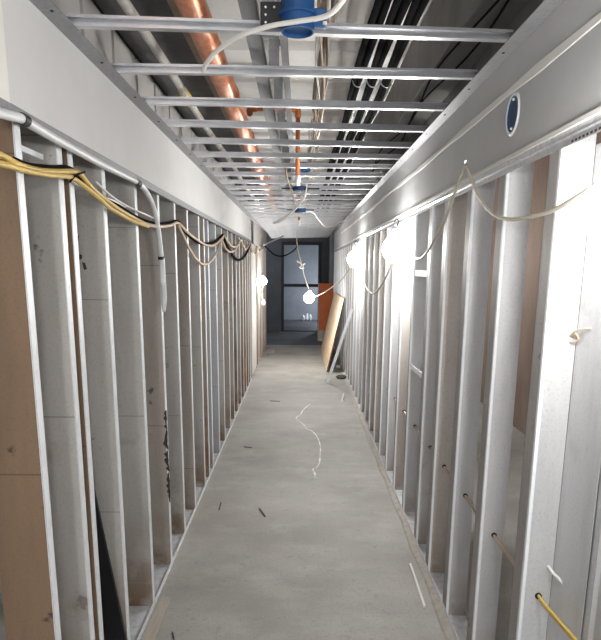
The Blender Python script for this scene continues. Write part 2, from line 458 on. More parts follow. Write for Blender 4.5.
words = {'brown': 'brown rust-primed web', 'grey': 'dull grey web', 'tan': 'tan grey web', 'rust': 'rust streaked web', 'blue': 'bluish grey web'}
for i, (y, k) in enumerate(zip(left_y, left_m)):
    o = c_stud(-1, 0.15, (M['web_' + k], M['galv_flange']), y, 2.385)
    extra = {1: ', left one of the close pair', 2: ', right one of the close pair', 4: ' beside a hanging conduit'}.get(i, '')
    tag(o, '%s steel stud from the camera in the left wall, %s' % (ordinal(i), words[k]), 'stud', 'steel studs of the left wall')
right_y = [1.768, 2.219, 2.642, 3.061, 3.414, 3.927, 4.36, 4.80, 5.22, 5.64, 6.06, 6.48, 6.90, 7.32, 7.74, 8.16, 8.58, 9.00, 9.42, 9.84, 10.26, 10.68, 11.10, 11.52, 11.94, 12.36, 12.78, 13.16]
right_y = [v * (1.0276 if v < 3.5 else 1.02) for v in right_y]
for i, y in enumerate(right_y):
    warm = i in (3, 6, 9, 10, 12, 16, 17, 20)
    hole = (0.80, 0.635) if i < 8 else None
    o = c_stud(1, 0.095, (M['web_right_warm' if warm else 'web_right'], M['flange_right']), y, 2.40, flange=0.085 if i < 5 else 0.05, hole=hole)
    bm = bmesh.new(); box(bm, -0.0012, 0.010, -0.0012, 0.014, 0, 2.40); bevel(bm, 0.0008, 1)
    mesh_obj('corner_bead', bm, M['galv_flange'], o)
    tag(o, '%s bright steel stud from the camera in the right wall' % ordinal(i), 'stud', 'steel studs of the right wall')
# far left wall piece: pale board end then a few rusty studs
bm = bmesh.new(); box(bm, -0.86, XL + 0.008, 9.15, 10.05, 0.05, 2.06); bevel(bm, 0.004, 1)
tag(mesh_obj('drywall_panel', bm, M['pale_board']), 'pale upright drywall board closing the left wall past the studs', 'panel')
for i, y in enumerate((10.25, 10.65, 11.05, 11.5, 11.95, 12.4, 12.85, 13.2)):
    o = c_stud(-1, 0.12, (M['web_rust' if i % 2 else 'web_tan'], M['galv_flange']), y, 2.40)
    tag(o, '%s rusty stud past the pale board at the far left' % ordinal(i), 'stud', 'rusty studs at the far left')

# marks on single webs, and the brown block
def smear(lab, Y, outline, name='tar_smear', m='debris'):
    bm = bmesh.new()
    vs = [bm.verts.new(p) for p in [ay(x, y, Y) for x, y in outline]]
    f = bm.faces.new(vs)
    r = bmesh.ops.extrude_face_region(bm, geom=[f])
    for v in [g for g in r['geom'] if isinstance(g, bmesh.types.BMVert)]: v.co.y += 0.0012
    return bm
def web_child(idx, bms, nm, m):
    root = [o for o in COL.objects if o.name.startswith('steel_stud')][idx]
    for bm in bms:
        o = mesh_obj(nm, bm, m, root)
        o.matrix_parent_inverse = Matrix.Translation(root.location).inverted()
rs = random.Random(11)
yy = left_y[5] - 0.0014
left, right = [], []
for k in range(34):
    t = k / 33; ypx = 410 + 92 * t
    wd = rs.uniform(1.0, 4.6) * (0.35 if 0.40 < t < 0.46 or 0.64 < t < 0.68 else 1.0) * (0.4 if k in (0, 33) else 1.0)
    x1 = 166.8 + 4.0 * t - rs.uniform(0.0, 0.8)
    left.append((x1 - wd, ypx + rs.uniform(-0.8, 0.8))); right.append((x1, ypx))
segs = [smear('', yy, right + left[::-1])]
web_child(5, segs, 'tar_smear', M['debris'])
yy = left_y[3] - 0.0014
web_child(3, [smear('', yy, o) for o in ([(77, 237), (79, 235), (78, 243), (76, 248), (75.5, 244)], [(79, 254), (82, 255), (82, 258), (80, 260), (78, 257)], [(82, 262), (85, 263), (87, 269), (84, 270)])], 'tar_smear', M['debris'])
p = [ay(x, y, left_y[5] - 0.002) for x, y in ((110, 178), (133, 190), (133, 209), (110, 202))]
bm = bmesh.new()
box(bm, p[0].x, p[1].x, left_y[5] - 0.022, left_y[5] - 0.001, 1.93, 2.06)
tag(mesh_obj('wood_block', bm, M['brown_wall']), 'brown wooden block up between the left studs behind the conduit bend', 'block')

# tracks
def track(name, sgn, depth, y0, y1, lab, m):
    face = XL if sgn < 0 else XR
    xo = face - sgn * 0.0025; xi = face + sgn * (depth + 0.003); t = 0.002 * sgn
    root = empty(name, (face, (y0 + y1) / 2, 0))
    L = (y1 - y0) / 2
    bm = bmesh.new(); box(bm, min(xo, xi) - face, max(xo, xi) - face, -L, L, 0.0, 0.003)
    mesh_obj('base', bm, m, root)
    for x in (xo, xi):
        e = x + (-t if x == xo else t)
        bm = bmesh.new(); box(bm, min(x, e) - face, max(x, e) - face, -L, L, 0.0, 0.032)
        mesh_obj('flange', bm, M['galv_flange'] if sgn < 0 else m, root)
    tag(root, lab, 'track')
track('floor_track', -1, 0.15, 0.6, 9.1, 'steel floor track holding the feet of the left studs', M['track'])
track('floor_track', 1, 0.095, 0.6, 13.2, 'steel floor track holding the feet of the right studs', M['track'])
# slotted head track under the right bulkhead
bm = bmesh.new()
extrude_poly(bm, [(XR - 0.012, 2.081), (XR - 0.012, 2.060), (XR - 0.004, 2.056), (XR - 0.004, 2.038), (XR - 0.002, 2.038), (XR - 0.002, 2.081)], 'y', 0.6, 13.2)
ht = mesh_obj('head_track', bm, M['galv'])
tag(ht, 'slotted metal head track under the right bulkhead', 'track')
y = 0.9
bm = bmesh.new()
while y < 1.75:
    box(bm, XR - 0.0049, XR - 0.0038, y, y + 0.011, 2.042, 2.048); y += 0.022
s = mesh_obj('slot_row', bm, M['black'], ht)

# bridging channel threading the left studs, and blocking in one right bay
bm = bmesh.new()
for a, b in ((1.30, 1.606), (1.626, 1.882), (1.995, 2.292), (2.32, 2.73)):
    pass
def bridging(y0, y1, z, lab):
    bm = bmesh.new()
    extrude_poly(bm, [(-0.835, z), (-0.775, z), (-0.775, z + 0.016), (-0.778, z + 0.016), (-0.778, z + 0.003), (-0.832, z + 0.003), (-0.832, z + 0.016), (-0.835, z + 0.016)], 'y', y0, y1)
    tag(mesh_obj('bridging_channel', bm, M['galv_flange']), lab, 'channel', 'bridging pieces between the left studs')
bridging(1.643, 1.913, 2.012, 'short pale bridging channel in the nearest bay of the left wall')
bridging(2.05, 2.331, 1.975, 'short pale bridging channel right after the close stud pair on left')
bridging(2.34, 2.777, 1.955, 'short pale bridging channel behind the yellow cables, third bay on left')
def blocking(y0, y1, z, lab):
    bm = bmesh.new()
    extrude_poly(bm, [(0.752, z), (0.838, z), (0.838, z + 0.035), (0.834, z + 0.035), (0.834, z + 0.004), (0.756, z + 0.004), (0.756, z + 0.035), (0.752, z + 0.035)], 'y', y0, y1)
    tag(mesh_obj('blocking', bm, M['galv_flange']), lab, 'blocking', 'blocking between two right studs')
blocking(right_y[4] + 0.088, right_y[5] - 0.003, 1.655, 'upper pale steel blocking between two right studs by the lit globe')
blocking(right_y[4] + 0.088, right_y[5] - 0.003, 1.04, 'lower pale steel blocking between two right studs')

# ribbed sheet closing the nearest right bay
bm = bmesh.new()
pts = []; y = 0.5
while y < 1.73:
    pts += [(0.856, y), (0.856, y + 0.035), (0.846, y + 0.045), (0.846, y + 0.075)]; y += 0.085
pts2 = [(x + 0.003, yy) for x, yy in pts[::-1]]
extrude_poly(bm, pts + pts2, 'z', 0.005, 2.05)
box(bm, 0.8415, 0.8435, 1.60, 1.816, 0.005, 2.05)
tag(mesh_obj('ribbed_sheet', bm, M['web_right']), 'pale ribbed metal sheet behind the nearest right bay', 'sheet')

# ------------------------------------------------------------------ ceiling angles and joists
def angle(sgn, zc, y0, y1, lab):
    xf = XHL if sgn < 0 else XHR
    bm = bmesh.new()
    s = -sgn
    pts = [(xf + s * 0.0002, zc), (xf + s * 0.056, zc), (xf + s * 0.056, zc + 0.003), (xf + s * 0.003, zc + 0.003), (xf + s * 0.003, zc + 0.012), (xf + s * 0.0002, zc + 0.012)]
    extrude_poly(bm, pts, 'y', y0, y1)
    o = mesh_obj('ceiling_angle', bm, M['galv_dark'])
    y = 1.83
    while y < 6:
        bm = bmesh.new()
        lathe(bm, [(0, -0.003), (0.004, -0.0028), (0.0055, 0.0)], 10, (xf + s * 0.034, y, zc))
        mesh_obj('screw', bm, M['black'], o); y += 0.425
    return tag(o, lab, 'angle')
angle(-1, ZCL, 0.3, 13.3, 'grey steel wall angle carrying the joists on the left')
angle(1, ZCR, 0.3, 13.2, 'grey steel wall angle carrying the joists on the right')
JE = [(1.94, 2.149), (2.37, 2.549), (2.798, 3.035), (3.202, 3.492), (3.621, 3.933), (4.05, 4.332)]
rj = random.Random(3)
while JE[-1][0] < 14.4:
    d = 0.425 + rj.uniform(-0.05, 0.05)
    JE.append((JE[-1][0] + d, JE[-1][1] + d + rj.uniform(-0.03, 0.02)))
jy = [(a + b) / 2 for a, b in JE]
XJ = 0.69
for i, y in enumerate(jy):
    yl, yr = JE[i]
    zl, zr = ZCL + 0.004, ZCR + 0.004
    far = y > 13.2
    ang = math.atan2(yr - yl, 2 * XJ); tilt = math.atan2(zr - zl, 2 * XJ)
    o = empty('ceiling_joist', (0, y, (zl + zr) / 2), (0, -tilt, ang))
    Lh = math.hypot(XJ, (yr - yl) / 2)
    hh, dd, lip, t = 0.031, 0.026, 0.008, 0.0018
    # C profile in (y, z): open side towards the viewer
    bm = bmesh.new()
    extrude_poly(bm, [(dd - t, 0), (dd, 0), (dd, hh), (dd - t, hh)], 'x', -Lh, Lh)
    mesh_obj('web', bm, M['galv'], o)
    bm = bmesh.new()
    extrude_poly(bm, [(0, 0), (dd - t, 0), (dd - t, t), (t, t), (t, lip), (0, lip)], 'x', -Lh, Lh)
    mesh_obj('lower_flange', bm, M['galv'], o)
    bm = bmesh.new()
    extrude_poly(bm, [(0, hh), (0, hh - lip), (t, hh - lip), (t, hh - t), (dd - t, hh - t), (dd - t, hh)], 'x', -Lh, Lh)
    mesh_obj('upper_flange', bm, M['galv'], o)
    tag(o, '%s bright steel ceiling joist counting away from the camera' % ordinal(i), 'joist', 'steel ceiling joists across the corridor')

# ------------------------------------------------------------------ services above the joists
def run(name, m, x, z, r, y0, y1, lab, cat, n=16, wob=0.0, parent=None):
    bm = bmesh.new()
    pts = [(x + wob * math.sin(y * 2.3 + x * 9), y, z + wob * math.cos(y * 1.7 + x * 5)) for y in [y0 + (y1 - y0) * k / 30 for k in range(31)]]
    tube(bm, pts, r, n, smooth=False)
    o = mesh_obj(name, bm, m, parent, smooth=True)
    if lab: tag(o, lab, cat)
    return o
# beams either side of the deck
bm = bmesh.new(); box(bm, -0.87, -0.565, 0.2, 13.3, 2.79, 3.11)
tag(mesh_obj('boxed_beam', bm, M['beam']), 'dark boxed beam above the white pipe on the left', 'beam')
bm = bmesh.new(); box(bm, -0.563, -0.52, 0.2, 13.3, 2.785, 2.82)
tag(mesh_obj('wood_lath', bm, M['tan_edge']), 'tan lath along the dark beam beside the copper pipe', 'lath')
bm = bmesh.new(); box(bm, 0.70, 0.895, 0.2, 13.3, 2.74, 3.11)
tag(mesh_obj('boxed_beam', bm, M['beam_grey']), 'dull grey boxed beam above the joists on the right', 'beam')
# copper pipe with couplings
cp = run('copper_pipe', M['copper'], -0.408, 2.655, 0.055, 0.3, 13.2, 'large copper-coloured pipe running along above the joists', 'pipe', 24)
for y in (1.55, 3.62, 4.75, 5.9, 7.2, 8.6):
    bm = bmesh.new(); tube(bm, [(-0.408, y, 2.655), (-0.408, y + 0.09, 2.655)], 0.060, 24, smooth=False)
    mesh_obj('coupling', bm, M['copper'], cp, smooth=False)
# dirty white pipe with yellow marker
wp = run('white_pipe', M['white_pipe'], -0.66, 2.66, 0.021, 0.3, 12.5, 'dirty white pipe with a yellow marker under the dark beam', 'pipe', 12, 0.006)
bm = bmesh.new(); tube(bm, [(-0.66, 3.60, 2.66), (-0.66, 3.86, 2.66)], 0.0265, 12, smooth=False)
mesh_obj('marker_sleeve', bm, M['yellow_band'], wp, smooth=True)
# ragged insulation scraps stuck by the beam
for k, (x, y, z) in enumerate(((-0.80, 1.92, 2.70), (-0.74, 2.02, 2.72), (-0.69, 2.00, 2.72))):
    bm = bmesh.new()
    bmesh.ops.create_icosphere(bm, subdivisions=3, radius=0.045)
    for v in bm.verts:
        v.co *= random.uniform(0.7, 1.25); v.co.x *= 0.8; v.co.y *= 1.3
        v.co += Vector((x, y, z))
    tag(mesh_obj('insulation_scrap', bm, M['white_pipe']), ['ragged pale insulation scrap nearest the left wall', 'ragged pale insulation scrap in the middle of three', 'ragged pale insulation scrap nearest the dark beam'][k], 'insulation', 'insulation scraps above first joist')
# carrying channel and strap
bm = bmesh.new(); box(bm, -0.078, -0.052, 0.3, 13, 2.50, 2.54)
tag(mesh_obj('carrying_channel', bm, M['galv_dark']), 'dark steel channel running lengthwise over the joists', 'channel')
bm = bmesh.new(); box(bm, -0.222, -0.160, 0.3, 12, 2.600, 2.604); box(bm, -0.163, -0.158, 0.3, 12, 2.600, 2.620)
tag(mesh_obj('steel_strap', bm, M['galv_dark']), 'flat steel strip running lengthwise between copper pipe and channel', 'strap')
for i, y in enumerate(jy[:10]):
    bm = bmesh.new()
    box(bm, -0.125, -0.085, y + 0.035, y + 0.038, 2.41, 2.56)
    box(bm, -0.125, -0.06, y + 0.038, y + 0.10, 2.545, 2.549)
    tag(mesh_obj('hanger_clip', bm, M['galv_dark']), 'grey hanger clip on the %s ceiling joist' % ordinal(i), 'clip', 'hanger clips along the channel')
# three black cable bundles with ties
for bi, (x, lab) in enumerate(((0.315, 'left'), (0.395, 'middle'), (0.47, 'right'))):
    root = empty('cable_bundle', (x, 1.0, 2.72))
    for k, (dx, dz, r, mm) in enumerate(((-0.017, 0.0, 0.016, 'black_cable'), (0.008, 0.012, 0.016, 'black_cable'), (0.007, -0.014, 0.015, 'black_cable'), (0.026, -0.012, 0.004, 'white_cable'))):
        bm = bmesh.new()
        pts = [(dx + 0.006 * math.sin(yy * 2.1 + k * 2 + bi), yy, dz + 0.012 * math.cos(yy * 2.6 + bi)) for yy in [-0.6 + j * 0.25 for j in range(49)]]
        tube(bm, pts, r, 8, sub=2)
        mesh_obj('cable', bm, M[mm], root, smooth=True)
    for yy in (1.35, 2.6, 4.2):
        bm = bmesh.new()
        tube(bm, [(0.004 + 0.036 * math.cos(a), yy, 0.036 * math.sin(a)) for a in [j * math.pi / 8 for j in range(17)]], 0.003, 6, smooth=False)
        mesh_obj('hook_ring', bm, M['galv'], root, smooth=True)
    tag(root, '%s bundle of black cables under the deck' % {'left': 'leftmost', 'middle': 'middle', 'right': 'rightmost'}[lab], 'cable', 'black cable bundles')
# bundle of thin brown and white wires
root = empty('wire_bundle', (0.10, 1.0, 2.66))
for k in range(9):
    bm = bmesh.new()
    a = k * 2.4; rr = 0.010 + 0.0035 * k
    pts = [(rr * math.cos(a + yy * 2.0) + 0.008 * math.sin(yy * 3 + k), yy, rr * math.sin(a + yy * 1.6)) for yy in [-0.6 + j * 0.2 for j in range(50)]]
    tube(bm, pts, 0.0065, 6, sub=2)
    mesh_obj('wire', bm, M['white_cable' if k % 4 == 1 else 'copper_wire' if k % 4 else 'tan_cable'], root, smooth=True)
tag(root, 'loose bundle of thin brown and white wires under the deck', 'wire')
# black stray wires on the right beam
for k, (x, ph, lab) in enumerate(((0.78, 0, 'black stray wire along right beam, nearer the wall'), (0.735, 2, 'black stray wire along right beam, nearer the cables'))):
    bm = bmesh.new()
    pts = [(x + 0.03 * math.sin(yy * 2.7 + ph), yy, 2.715 + 0.008 * math.sin(yy * 3.3 + ph)) for yy in [1.2 + j * 0.22 for j in range(26)]]
    tube(bm, pts, 0.005, 6, sub=3)
    tag(mesh_obj('stray_wire', bm, M['black_cable'], smooth=True), lab, 'wire')

# sprinkler branch and drops
def elbow(bm, a, c, b, r, n=14):
    A, Cc, B = Vector(a), Vector(c), Vector(b)
    tube(bm, [A + (Cc - A) * 0.0, A + (Cc - A) * 0.6, Cc + (A - Cc) * 0.1 + (B - Cc) * 0.1, B + (Cc - B) * 0.6, B], r, n, sub=4)
def sprinkler(y, x, ztop, zbot, branch, lab):
    root = empty('sprinkler_drop', (x, y, zbot))
    bm = bmesh.new(); tube(bm, [(0, 0, 0.07), (0, 0, ztop - zbot - 0.03)], 0.0165, 14, smooth=False)
    mesh_obj('drop_pipe', bm, M['cpvc'], root, smooth=True)
    bm = bmesh.new(); lathe(bm, [(0, 0.0), (0.016, 0.0), (0.017, 0.02), (0.020, 0.022), (0.021, 0.068), (0.017, 0.072), (0, 0.072)], 16)
    mesh_obj('cap', bm, M['white_cable'], root, smooth=True)
    if branch:
        top = ztop - zbot
        bm = bmesh.new(); elbow(bm, (0, 0, top - 0.055), (0, 0, top), (-0.055, 0, top), 0.022)
        mesh_obj('elbow', bm, M['cpvc'], root, smooth=True)
        bm = bmesh.new(); tube(bm, [(-0.05, 0, top), (-0.30, 0, top)], 0.0165, 14, smooth=False)
        mesh_obj('branch_pipe', bm, M['cpvc'], root, smooth=True)
        bm = bmesh.new(); elbow(bm, (-0.29, 0, top), (-0.345, 0, top), (-0.345, 0.055, top - 0.02), 0.022)
        mesh_obj('elbow', bm, M['cpvc'], root, smooth=True)
    tag(root, lab, 'pipe', 'sprinkler drops along the corridor')
sprinkler(4.56, -0.022, 2.80, 2.285, True, 'nearest orange sprinkler drop with an elbow and branch pipe')
sprinkler(8.95, -0.02, 3.155, 2.30, False, 'second orange sprinkler drop, far down the ceiling')

# blue junction boxes
def round_box(x, y, z, r, h, lab, bracket):
    root = empty('junction_box', (x, y, z))
    bm = bmesh.new()
    lathe(bm, [(r * 0.93, 0.0), (r, 0.0), (r, h), (r * 0.9, h + 0.004), (0, h + 0.004)], 32)
    lathe(bm, [(r * 0.93, 0.0), (r * 0.92, 0.010), (0, 0.010)], 32)
    mesh_obj('body', bm, M['blue' if bracket or r < 0.056 else 'blue_dark'], root, smooth=False)
    if not bracket and r > 0.056:
        bm = bmesh.new(); lathe(bm, [(0, 0.0), (r * 0.9, 0.0), (r * 0.9, 0.008), (0, 0.008)], 24)
        mesh_obj('cover', bm, M['black'], root)
    if bracket:
        bm = bmesh.new(); lathe(bm, [(r, 0.040), (r * 1.22, 0.040), (r * 1.22, 0.047), (r, 0.047)], 32)
        mesh_obj('collar', bm, M['blue'], root)
    if bracket:
        bm = bmesh.new(); box(bm, -r - 0.060, -r + 0.004, -0.004, 0.004, 0.012, 0.080); bevel(bm, 0.002, 1)
        b = mesh_obj('bracket', bm, M['black'], root)
        for (ix, iz) in ((-0.045, 0.065), (-0.045, 0.045), (-0.045, 0.025), (-0.02, 0.065), (-0.062 + 0.01, 0.014)):
            bm = bmesh.new(); tube(bm, [(-r + ix + 0.0, -0.0052, iz), (-r + ix, -0.0035, iz)], 0.0032, 8, smooth=False)
            mesh_obj('rivet', bm, M['white_cable'], b)
        bm = bmesh.new(); box(bm, r - 0.004, r + 0.034, -0.012, 0.012, 0.012, 0.062); bevel(bm, 0.004, 2)
        mesh_obj('ear', bm, M['blue'], root)
        bm = bmesh.new(); lathe(bm, [(0, -0.004), (0.006, -0.003), (0.006, 0.004), (0, 0.005)], 10, (r + 0.030, -0.014, 0.020))
        mesh_obj('screw', bm, M['white_cable'], root)
    else:
        for s in (-1, 1):
            bm = bmesh.new(); box(bm, min(s * r * 0.98, s * (r + 0.10)), max(s * r * 0.98, s * (r + 0.10)), -0.008, 0.008, h * 0.5, h * 0.5 + 0.012)
            mesh_obj('hanger_bar', bm, M['black'], root)
    tag(root, lab, 'junction box', 'blue junction boxes along the ceiling')
    return root
round_box(-0.012, 1.925, 2.372, 0.048, 0.10, 'large blue junction box with black bracket on the first joist', True)
round_box(0.018, 4.95, 2.44, 0.055, 0.06, 'blue junction box hanging behind the nearest orange drop', False)
round_box(0.0, 5.65, 2.375, 0.070, 0.035, 'shallow blue junction box beyond the nearest orange drop', False)
round_box(0.0, 7.75, 2.375, 0.070, 0.05, 'small dark blue junction box before the second orange drop', False)
# round blue box in the right bulkhead
root = empty('outlet_box', (XHR, 2.205, 2.222))
bm = bmesh.new()
n = 32
def ring(bm, x0, x1, r0, r1):
    A = [bm.verts.new((x0, r0 * math.cos(2 * math.pi * k / n) , 1.08 * r0 * math.sin(2 * math.pi * k / n))) for k in range(n)]
    B = [bm.verts.new((x1, r1 * math.cos(2 * math.pi * k / n) , 1.08 * r1 * math.sin(2 * math.pi * k / n))) for k in range(n)]
    for k in range(n): bm.faces.new((A[k], A[(k + 1) % n], B[(k + 1) % n], B[k]))
    return B
ring(bm, -0.0004, -0.006, 0.066, 0.060); ring(bm, -0.006, -0.003, 0.060, 0.053)
mesh_obj('rim', bm, M['conduit'], root, smooth=True)
bm = bmesh.new()
B = ring(bm, -0.0035, -0.0008, 0.0535, 0.050); bm.faces.new(B)
mesh_obj('cup', bm, M['blue'], root)
bm = bmesh.new(); B = ring(bm, -0.0009, -0.0012, 0.036, 0.034); bm.faces.new(B)
mesh_obj('socket_hole', bm, M['blue_dark'], root)
for zz in (-0.047, 0.047):
    bm = bmesh.new(); bmesh.ops.create_icosphere(bm, subdivisions=2, radius=0.005, matrix=Matrix.Translation((-0.003, 0, zz)))
    mesh_obj('screw', bm, M['white_cable'], root, smooth=True)
tag(root, 'round blue outlet box set into the right bulkhead', 'outlet box')

# loose white cables at the ceiling
def cable(name, pts, r, m, lab, cat='cable', n=8, sub=6):
    bm = bmesh.new(); tube(bm, pts, r, n, sub=sub)
    return tag(mesh_obj(name, bm, M[m], smooth=True), lab, cat)
cable('white_cable', [ay(349, -12, 1.60), ay(341, 3, 1.62), ay(326, 16, 1.66), ay(300, 21, 1.70), ay(270, 26, 1.74), ay(240, 36, 1.80), ay(218, 50, 1.88), ay(206, 64, 1.95), ay(203, 71, 2.0)], 0.0065, 'white_cable', 'thick white cable looping over the blue box and first joist')
cable('white_cable', [Vector((0.05, 5.62, 2.43)), Vector((0.05, 5.61, 2.39)), ay(305, 196, 5.6), ay(298, 206, 5.7), ay(288, 215, 5.85), ay(274, 223, 6.0)], 0.011, 'white_cable', 'pair-like white cable dangling under the ceiling past the orange drop')
cable('white_cable', [Vector((0.0, 5.65, 2.375)), ay(302, 199, 5.7), ay(296, 208, 5.8), ay(287, 217, 5.9), ay(277, 223, 6.05)], 0.008, 'white_cable', 'thinner white cable dangling beside a thicker one past the orange drop')
cable('white_cable', [Vector((0.03, 7.74, 2.378)), ay(312, 212, 7.75), ay(318, 219, 7.9), ay(327, 227, 8.6), Vector((0.62, 9.5, 2.40)), Vector((0.70, 9.6, 2.432))], 0.009, 'white_cable', 'thin white cable sagging to the right angle far down')
cable('thin_wire', [ay(284, 155, 4.62), ay(286, 166, 4.75), ay(287, 178, 4.8), ay(292, 192, 4.95), ay(295, 203, 5.1)], 0.006, 'copper_wire', 'thin brown wire dangling left of the orange drop', 'wire')

# ------------------------------------------------------------------ work-light string
def work_light(p, r, lab, tilt=(0, 0)):
    root = empty('work_light', p, (tilt[0], tilt[1], 0))
    bm = bmesh.new()
    prof = [(r * math.sin(a), -r * math.cos(a)) for a in [j * math.pi / 14 for j in range(13)]]
    prof[0] = (0, -r)
    prof.append((r * 0.36, r * 1.0))
    lathe(bm, prof, 36)
    mesh_obj('globe', bm, M['bulb'], root, smooth=True)
    bm = bmesh.new(); lathe(bm, [(r * 0.36, r * 0.98), (r * 0.30, r * 1.05), (r * 0.26, r * 1.45), (r * 0.12, r * 1.6), (0, r * 1.65)], 16)
    mesh_obj('socket', bm, M['conduit'], root, smooth=False)
    bm = bmesh.new(); tube(bm, [(0, 0, r * 1.62), (r * .12, 0, r * 1.95), (-r * .05, 0, r * 2.15), (-r * .2, 0, r * 1.9)], 0.004, 6)
    mesh_obj('hook', bm, M['black'], root, smooth=True)
    return tag(root, lab, 'work light', 'string of work lights')
XW = 0.665
b1 = Vector((0.645, 1.30, 1.825)); b2 = ax(396, 249, XW); b3 = ax(356, 259, XW); b4 = ay(309, 298, 9.9); b5 = ax(263, 281, -0.66)  # globes are drawn oversized so their shape includes the bulbs' glare
work_light(b1, 0.06, 'lit globe work light at the right edge, nearest the camera')
work_light(b2, 0.094, 'largest lit globe hanging before the right studs')
work_light(b3, 0.100, 'lit globe on the right wall, next beyond the largest one')
work_light(b4, 0.085, 'lit globe hanging mid-corridor before the far opening')
work_light(b5, 0.068, 'lit globe on the far left wall')
XC = 0.70
def cx(*pts): return [ax(x, y, XC) for x, y in pts]
cable('light_cord', [b1 + Vector((0, 0, 0.1)), b1 + Vector((0.01, 0.05, 0.07))] + cx((558, 208), (530, 217), (507, 219), (490, 211), (476, 190), (466, 165)) , 0.0065, 'cord', 'pale light cord swagged from nearest globe up to hook', 'cord')
cable('light_cord', cx((466, 165), (458, 184), (448, 212), (436, 237), (425, 255), (418, 259), (410, 255), (404, 243)) + [b2 + Vector((0, 0, 0.15))], 0.0075, 'cord', 'pale light cord swagged from hook to largest globe', 'cord')
cable('light_cord', [b2 + Vector((0.02, 0.06, 0.13))] + cx((391, 264), (384, 281), (376, 292), (371, 293), (365, 285), (360, 268)) + [b3 + Vector((0, 0, 0.17))], 0.008, 'cord', 'pale light cord swagged between the two right wall globes', 'cord')
cable('light_cord', [b3 + Vector((-0.02, 0.04, 0.16)), ay(350, 268, 7.6), ay(341, 280, 8.2), ay(331, 288, 8.8), ay(321, 294, 9.4), b4 + Vector((0.09, 0, 0.03)), b4 + Vector((0.02, 0, 0.13))], 0.0075, 'cord', 'pale light cord crossing from right wall to mid-corridor globe', 'cord')
cable('light_cord', [b4 + Vector((0, 0, 0.14)), ay(305, 277, 9.9), ay(302, 266, 9.9), ay(300, 258, 9.9), ay(297, 244, 9.9), ay(297, 231, 9.9)], 0.007, 'cord', 'pale light cord dropping from ceiling to mid-corridor globe', 'cord')
tape = cable('tape_tie', [ay(297, 261, 9.86), ay(301, 264, 9.86), ay(303, 268, 9.86), ay(300, 267, 9.86), ay(305, 263, 9.86)], 0.012, 'white_cable', 'white tape knot on the cord above mid-corridor globe', 'tape', 6)
# nail for the cord on the right bulkhead
bm = bmesh.new(); tube(bm, [ax(465.5, 163, 0.7265), ax(465.5, 161, 0.690)], 0.004, 6, smooth=False)
tag(mesh_obj('cord_nail', bm, M['galv']), 'nail in the right bulkhead holding up the pale light cord', 'nail')

# ------------------------------------------------------------------ cables of the left wall
XK = -0.712
def lk(pts, X=XK): return [ax(x, y, X) for x, y in pts]
cable('yellow_cable', lk([(-30, 140), (-8, 151), (5, 157), (20, 165), (40, 170.5), (58, 171.5), (74, 171.5), (80, 174), (92, 188), (106, 200), (120, 210), (132, 217), (144, 223.2)]), 0.0082, 'yellow_cable', 'upper thick yellow cable across the nearest left studs')
cable('tan_cable', lk([(144, 223.2), (150, 225.2), (160, 226.5), (170, 225.5), (178, 223), (186, 231), (196, 239), (206, 245), (214, 245), (220, 240), (223.5, 236)]), 0.0085, 'tan_cable', 'tan cable carrying on from the upper yellow cable in a sag')
cable('yellow_cable', lk([(-30, 158), (-8, 162), (10, 166), (30, 171.5), (50, 175), (64, 176), (74, 179), (88, 189), (100, 199), (110, 208), (120, 214), (132, 220.5), (148, 226.5)], XK + 0.006), 0.0080, 'yellow_cable', 'lower thick yellow cable across the nearest left studs')
cable('tan_cable', lk([(178, 225), (183, 235), (190, 250), (198, 261), (204, 264.5), (210, 262), (216, 254), (220, 244), (223.5, 237)], XK + 0.004), 0.0085, 'tan_cable', 'tan cable in the deepest sag of the left wall')
cable('black_cable', lk([(14, 160), (30, 166), (50, 168), (70, 169), (84, 183), (100, 197), (118, 206), (140, 219), (160, 224), (176, 221)], XK - 0.010), 0.0085, 'black_cable', 'black cable tucked behind the yellow cables')
cable('black_cable', lk([(178, 222), (188, 234), (198, 242), (208, 244), (216, 241), (223, 235)], XK - 0.010), 0.012, 'black_cable', 'black cable sagging behind the tan cable')
cable('white_cable', lk([(96, 182), (110, 195), (125, 205), (140, 212), (153, 218)], XK - 0.004), 0.0045, 'white_cable', 'thin white cable above the sagging yellow cable')
cable('black_cable', lk([(223.5, 237), (228, 248), (233, 256), (238, 260), (243, 258), (247, 252), (250.5, 244)]), 0.014, 'black_cable', 'black cable in the second sag of the left wall')
cable('tan_cable', lk([(224, 236), (228, 242), (232, 246.5), (237, 246), (240.5, 240)], XK + 0.004), 0.011, 'tan_cable', 'tan cable in a short sag over the second black one')
cable('tan_cable', lk([(222, 240), (226, 249), (231, 252), (236, 249), (240.5, 240), (243, 245), (246, 249), (250.5, 243)], XK + 0.006), 0.010, 'tan_cable', 'tan cable tangled along the far left studs')
cable('tan_cable', lk([(250.5, 243), (252.5, 252), (255, 254), (257, 248), (258.5, 251), (260, 250), (262.5, 245)], XK + 0.004), 0.012, 'tan_cable', 'tan cable coil by the far left globe')
cable('black_cable', [ay(264, 245, 11.6), ay(268, 249, 12.2), ay(275, 255, 13.0), ay(283, 256, 13.5), ay(290, 253, 14.0), ay(296, 248, 14.3), ay(298, 240, 14.4)], 0.014, 'black_cable', 'black cable swagged across the corridor end')
cable('white_cable', [ay(264, 245, 11.5), ay(270, 242, 12.0), ay(277, 239, 12.5), ay(283, 236, 12.8)], 0.014, 'white_cable', 'white cable from far left wall up to the ceiling')
# twisted wire ties
cable('wire_tie', lk([(70, 182), (74, 177), (79, 174), (85, 172)], XK + 0.012), 0.003, 'black_cable', 'black wire tie round the yellow cables', 'tie', 6)
